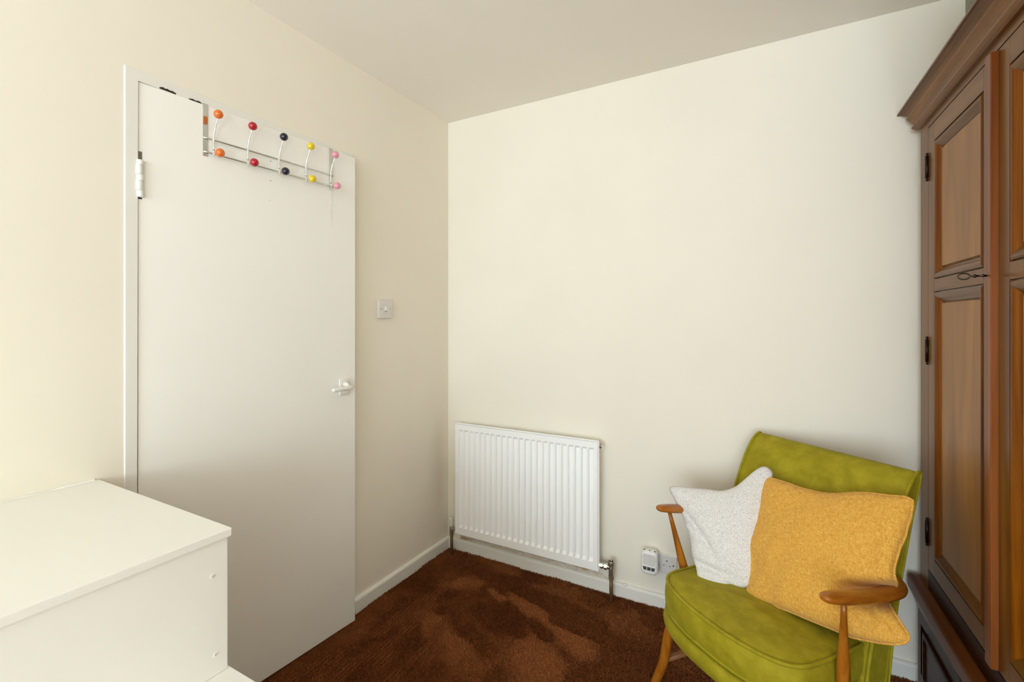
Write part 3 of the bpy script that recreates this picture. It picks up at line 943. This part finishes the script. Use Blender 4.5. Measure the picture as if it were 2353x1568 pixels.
# ------------------------------------------------------------------ cushions
def resample(pts, n):
    pts = np.array(pts, float)
    d = np.r_[0, np.cumsum(np.linalg.norm(np.diff(pts, axis=0), axis=1))]
    t = np.linspace(0, d[-1], n)
    return np.c_[np.interp(t, d, pts[:, 0]), np.interp(t, d, pts[:, 1])]
def smooth_poly(pts, k=2):
    p = np.array(pts, float)
    for _ in range(k):
        q = p.copy()
        q[1:-1] = 0.25 * p[:-2] + 0.5 * p[1:-1] + 0.25 * p[2:]
        p = q
    return p
def pillow(name, bottom, topp, leftp, rightp, mat, thick_f, thick_b, shape, N=72, push=None):
    c0 = smooth_poly(resample(bottom, N)); c1 = smooth_poly(resample(topp, N))
    d0 = smooth_poly(resample(leftp, N)); d1 = smooth_poly(resample(rightp, N))
    s = np.linspace(0, 1, N)[None, :, None]; t = np.linspace(0, 1, N)[:, None, None]
    P = (1 - t) * c0[None] + t * c1[None] + (1 - s) * d0[:, None] + s * d1[:, None] \
        - ((1 - s) * (1 - t) * c0[0] + s * (1 - t) * c0[-1] + (1 - s) * t * c1[0] + s * t * c1[-1])
    verts, faces = [], []
    idx = {}
    for side in (0, 1):
        for j in range(N):
            for i in range(N):
                edge = i in (0, N - 1) or j in (0, N - 1)
                if edge and side == 1:
                    idx[(1, i, j)] = idx[(0, i, j)]
                    continue
                ss, tt = i / (N - 1), j / (N - 1)
                f = (4 * ss * (1 - ss)) ** 0.5 * (4 * tt * (1 - tt)) ** 0.5
                f = f ** 0.85 * shape(ss, tt, side)
                u, v = P[j, i]
                w = (-thick_f if side == 0 else thick_b) * f
                if not edge:
                    g = min(1.0, f * 1.6)
                    w += (0.0070 * mnoise.noise((u * 11, v * 11, 1.7 + side)) + 0.0022 * mnoise.noise((u * 30, v * 26, 5.1 + side))) * g * (-1 if side == 0 else 1)
                if push:
                    q = push(u, v)
                    u, w = u - 0.62 * q, w + q
                idx[(side, i, j)] = len(verts)
                verts.append((u, w, v))
        for j in range(N - 1):
            for i in range(N - 1):
                q = [idx[(side, i, j)], idx[(side, i + 1, j)], idx[(side, i + 1, j + 1)], idx[(side, i, j + 1)]]
                if len(set(q)) == 4:
                    faces.append(q if side == 0 else q[::-1])
    o = make_obj(name, verts, faces, mat, None, True)
    border = [tuple(P[0, i]) for i in range(N)] + [tuple(P[j, N - 1]) for j in range(1, N)] + [tuple(P[N - 1, i]) for i in range(N - 2, -1, -1)] + [tuple(P[j, 0]) for j in range(N - 2, 0, -1)]
    return o, border

g = lambda x, c, w: math.exp(-((x - c) / w) ** 2)
y_top = [(-0.108, 0.353), (-0.102, 0.358), (-0.075, 0.361), (-0.027, 0.363), (0.03, 0.362), (0.087, 0.367), (0.133, 0.379), (0.175, 0.399), (0.221, 0.412), (0.261, 0.42), (0.301, 0.431), (0.316, 0.426)]
y_right = [(0.365, 0.086), (0.371, 0.095), (0.373, 0.104), (0.368, 0.112), (0.357, 0.121), (0.340, 0.135), (0.326, 0.150), (0.322, 0.165), (0.324, 0.182), (0.333, 0.203), (0.323, 0.216), (0.314, 0.228), (0.311, 0.247), (0.312, 0.273), (0.313, 0.30), (0.319, 0.329), (0.318, 0.354), (0.320, 0.378), (0.319, 0.409), (0.316, 0.426)]
y_bot = [(-0.054, -0.021), (-0.049, -0.024), (-0.025, -0.02), (0.033, -0.003), (0.094, 0.009), (0.152, 0.018), (0.205, 0.027), (0.255, 0.034), (0.284, 0.045), (0.32, 0.059), (0.350, 0.074), (0.365, 0.086)]
y_left = [(-0.054, -0.021), (-0.055, -0.010), (-0.051, 0.011), (-0.054, 0.033), (-0.069, 0.073), (-0.083, 0.133), (-0.086, 0.2), (-0.091, 0.255), (-0.099, 0.309), (-0.107, 0.343), (-0.108, 0.353)]
def y_shape(s, t, side):
    k = 1.0
    k *= 1 - 0.55 * g(t, 0.33, 0.10) * max(0, (s - 0.72) / 0.28)          # pinched by the arm
    k *= 1 - 0.25 * g(s - 0.25 * t, 0.02, 0.05) * g(t, 0.22, 0.12)         # crease in the lower left corner
    k *= 1 - 0.42 * g(s + 0.12 * t, 0.93, 0.022) * g(t, 0.12, 0.14)        # creases in the lower right corner
    k *= 1 - 0.24 * g(s + 0.5 * t, 0.84, 0.03) * g(t, 0.16, 0.12)
    k *= 1 - 0.40 * g(s, 0.945, 0.03) * g(t, 0.55, 0.13)
    k *= 1 - 0.12 * g(s - 0.6 * t, 0.62, 0.035) * g(t, 0.40, 0.08)
    if side == 0:
        k *= 0.92
    return k
def y_push(u, v):                      # where the wooden arm presses the cushion back
    va = 0.105 + (u - 0.205) * 0.62
    r = min(1.0, max(0.0, (u - 0.17) / 0.13))
    return 0.082 * r * r * (3 - 2 * r) * g(v, va, 0.027)
yel, yb_ = pillow('cushion', y_bot, y_top, y_left, y_right, M_linen, 0.062, 0.050, y_shape, 90, y_push)
yel.matrix_world = CM @ Matrix.Translation((0, -0.05, 0.412)) @ Matrix.Rotation(math.radians(-24), 4, 'X')
yel['label'] = 'mustard yellow woven cushion leaning across the right arm of the green armchair'
yel['category'] = 'cushion'
yel['group'] = 'cushions on the armchair'
tube('piping', [(u - 0.62 * y_push(u, v), y_push(u, v), v) for u, v in yb_], 0.0032, M_linen, yel, 8, up=(0, 1, 0), closed=True)

w_top = [(-0.371, 0.160), (-0.366, 0.166), (-0.348, 0.17), (-0.296, 0.176), (-0.241, 0.182), (-0.193, 0.185), (-0.159, 0.2), (-0.136, 0.219), (-0.110, 0.252), (-0.094, 0.271), (-0.072, 0.293), (-0.060, 0.297), (-0.049, 0.296), (-0.039, 0.289), (-0.033, 0.278)]
w_left = [(-0.222, -0.131), (-0.234, -0.122), (-0.240, -0.108), (-0.244, -0.093), (-0.247, -0.081), (-0.257, -0.065), (-0.266, -0.042), (-0.273, -0.007), (-0.283, 0.02), (-0.297, 0.041), (-0.31, 0.068), (-0.324, 0.087), (-0.341, 0.112), (-0.354, 0.129), (-0.369, 0.147), (-0.371, 0.160)]
w_bot = [(-0.222, -0.131), (-0.2, -0.131), (-0.164, -0.122), (-0.145, -0.113), (-0.134, -0.103), (-0.118, -0.105), (-0.099, -0.103), (-0.081, -0.092), (-0.062, -0.082)]
w_right = [(-0.062, -0.082), (-0.055, -0.04), (-0.050, 0.03), (-0.048, 0.10), (-0.044, 0.18), (-0.034, 0.25), (-0.033, 0.278)]
def w_shape(s, t, side):
    k = 1.0
    k *= 1 - 0.50 * g(t + 0.25 * s, 0.24, 0.035) * g(s, 0.2, 0.35)
    k *= 1 - 0.32 * g(t + 0.9 * s, 0.62, 0.04) * g(s, 0.1, 0.2)
    k *= 1 - 0.24 * g(t + 1.5 * s, 0.80, 0.05) * g(s, 0.1, 0.22)
    k *= 1 - 0.35 * g(s, 0.62, 0.06) * g(t, 0.0, 0.12)
    return k
whi, wb_ = pillow('cushion', w_bot, w_top, w_left, w_right, M_boucle, 0.050, 0.042, w_shape)
whi.matrix_world = CM @ Matrix.Translation((0, 0.03, 0.502)) @ Matrix.Rotation(math.radians(30), 4, 'Z') @ Matrix.Rotation(math.radians(-25), 4, 'X')
whi['label'] = 'white speckled cushion standing behind the mustard one on the green armchair'
whi['category'] = 'cushion'
whi['group'] = 'cushions on the armchair'

# ------------------------------------------------------------------ carpet
cp = box('carpet', XL + 0.0, XR, YF, YB, -0.0198, ZC, M_carpet)
cp['label'] = 'dark brown plush fitted carpet covering the whole floor'
cp['category'] = 'carpet'

Fd = np.array([-math.sin(YAW), math.cos(YAW)]); Rd = np.array([math.cos(YAW), math.sin(YAW)])
def vnoise(x, y, seed):
    """smooth value noise on arrays"""
    r = np.random.default_rng(seed)
    T = r.random((64, 64))
    xi = np.floor(x).astype(int); yi = np.floor(y).astype(int)
    fx = x - xi; fy = y - yi
    fx = fx * fx * (3 - 2 * fx); fy = fy * fy * (3 - 2 * fy)
    a = T[xi % 64, yi % 64]; b = T[(xi + 1) % 64, yi % 64]; c = T[xi % 64, (yi + 1) % 64]; d = T[(xi + 1) % 64, (yi + 1) % 64]
    return (a * (1 - fx) + b * fx) * (1 - fy) + (c * (1 - fx) + d * fx) * fy
STROKES = [  # strokes left by a foot or a vacuum cleaner: floor points, half width, pile laid away (+) or towards (-)
    ((-1.161, 1.900), (-0.880, 1.742), 0.016, 1.0),
    ((-1.02, 1.905), (-0.62, 1.735), 0.055, 1.0),
    ((-0.80, 1.63), (-0.74, 1.56), 0.085, 0.9),
    ((-1.34, 1.83), (-1.26, 1.93), 0.045, 0.9),
    ((-1.40, 1.67), (-1.22, 1.56), 0.035, 0.9),
    ((-1.22, 1.56), (-1.0, 1.46), 0.06, 0.8),
    ((-1.02, 1.97), (-0.64, 1.90), 0.050, -1.0),
    ((-0.80, 1.86), (-0.62, 1.83), 0.040, -1.0),
    ((-1.45, 1.62), (-1.40, 1.66), 0.04, -1.0),
    ((-1.42, 1.78), (-1.28, 1.79), 0.035, -0.9),
    ((-1.08, 1.74), (-0.93, 1.72), 0.060, -0.7),
    ((-0.89, 1.80), (-0.79, 1.73), 0.03, -0.9),
    ((-1.05, 1.83), (-0.92, 1.77), 0.03, -0.8),
    ((-0.45, 1.78), (-0.30, 1.62), 0.12, -0.5),
    ((-1.10, 2.02), (-1.45, 1.98), 0.04, -0.5),
]
def lay(x, y):
    wx = x + 0.03 * (vnoise(x * 16, y * 16, 5) - 0.5)
    wy = y + 0.03 * (vnoise(x * 16, y * 16, 6) - 0.5)
    # swirled background
    n = vnoise(wx * 7.0 + wy * 2.5, wy * 5.0 - wx * 2.0 + 9, 1) * 0.65 + vnoise(wx * 15, wy * 15 + 31, 2) * 0.35
    v = np.tanh((n - 0.52) * 5.0) * 0.5 + 0.5 * (vnoise(wx * 38, wy * 38 + 7, 3) - 0.5)
    for (p, q, w, s) in STROKES:
        p = np.array(p); q = np.array(q); d = q - p; L = d @ d
        t = np.clip(((wx - p[0]) * d[0] + (wy - p[1]) * d[1]) / L, 0, 1)
        dist = np.hypot(wx - p[0] - t * d[0], wy - p[1] - t * d[1])
        k = 1 / (1 + np.exp((dist - w) / (0.10 * w + 0.002)))
        v = v * (1 - k) + s * k
    return v

def pile_points(step):
    x, y = np.meshgrid(np.arange(XL + 0.001, 0.47, step), np.arange(0.55, YB - 0.002, step))
    x = x.ravel(); y = y.ravel()
    x = x + rng.uniform(-0.5, 0.5, x.size) * step; y = y + rng.uniform(-0.5, 0.5, y.size) * step
    depth = x * Fd[0] + y * Fd[1]
    lat = x * Rd[0] + y * Rd[1]
    keep = (depth > 1.0) & (np.abs(lat) < depth * 1.3 + 0.1)
    keep &= ~((x < XL + 0.018) & ((y > DY1) | (y < DY0)))        # behind the skirting
    keep &= ~((x < XL) | (y > YB - 0.017))
    keep &= ~((x < -0.64) & (y < BYE))
    keep &= ~((x > BXP - 0.002) & (y < BYP + 0.002))
    return x[keep], y[keep]
px, py = pile_points(0.0029)
nb = px.size
v = lay(px, py)
ang = rng.uniform(0, 2 * np.pi, nb)
hgt = 0.0066 * (0.8 + 0.4 * rng.random(nb))
# worn ridges in the pile near the door
rid = np.sin(2 * np.pi * (px * 0.97 + py * 0.05 + 0.004 * vnoise(px * 30, py * 30, 8)) / 0.017)
zone = 1 / (1 + np.exp(((px + 1.02) + 0.55 * (py - 1.45)) / 0.05)) * np.clip((vnoise(px * 22, py * 9, 12) - 0.35) * 4, 0, 1)
hgt *= 1 - 0.92 * zone * (rid > 0.15)
edge = np.clip(1 - np.minimum(YB - 0.017 - py, px - XL - 0.017) / 0.012, 0, 1)
hgt *= 1 + edge * (0.2 + 0.9 * np.clip(vnoise(px * 55, py * 55, 21) - 0.45, 0, 1) + 0.9 * (rng.random(nb) > 0.97))
lean = (0.12 + 1.0 * np.minimum(np.abs(v), 1)) * (1 - 0.75 * np.clip(zone, 0, 1))
dirx = Fd[0] * np.sign(v + 1e-6); diry = Fd[1] * np.sign(v + 1e-6)
jz = 0.30 * (1 - 0.6 * np.clip(zone, 0, 1))
jx = rng.normal(0, 1, nb) * jz; jy = rng.normal(0, 1, nb) * jz
tx = (dirx * lean + jx) * hgt; ty = (diry * lean + jy) * hgt
tz = hgt * np.sqrt(np.clip(1 - 0.55 * lean ** 2, 0.16, 1))
# keep tips out of the skirting and the wardrobe
wdt = 0.0016
bxv = np.cos(ang) * wdt; byv = np.sin(ang) * wdt
tipx = np.clip(px + tx, XL + 0.0165, None); tipy = np.clip(py + ty, None, YB - 0.0165)
co = np.empty((nb, 4, 3), np.float32)
co[:, 0] = np.c_[px - bxv, py - byv, np.full(nb, ZC - 0.001)]
co[:, 1] = np.c_[px + bxv, py + byv, np.full(nb, ZC - 0.001)]
co[:, 2] = np.c_[tipx + bxv * 0.75, tipy + byv * 0.75, ZC + tz]
co[:, 3] = np.c_[tipx - bxv * 0.75, tipy - byv * 0.75, ZC + tz]
me = bpy.data.meshes.new('pile')
me.vertices.add(nb * 4)
me.vertices.foreach_set('co', co.ravel())
me.loops.add(nb * 4)
me.loops.foreach_set('vertex_index', np.arange(nb * 4, dtype=np.int32))
me.polygons.add(nb)
me.polygons.foreach_set('loop_start', np.arange(0, nb * 4, 4, dtype=np.int32))
me.update(calc_edges=True)
pile = link('pile', me, M_pile, cp)
pile['kind'] = 'stuff'

for o in list(bpy.data.objects):
    if '_wb' in o:
        del o['_wb']
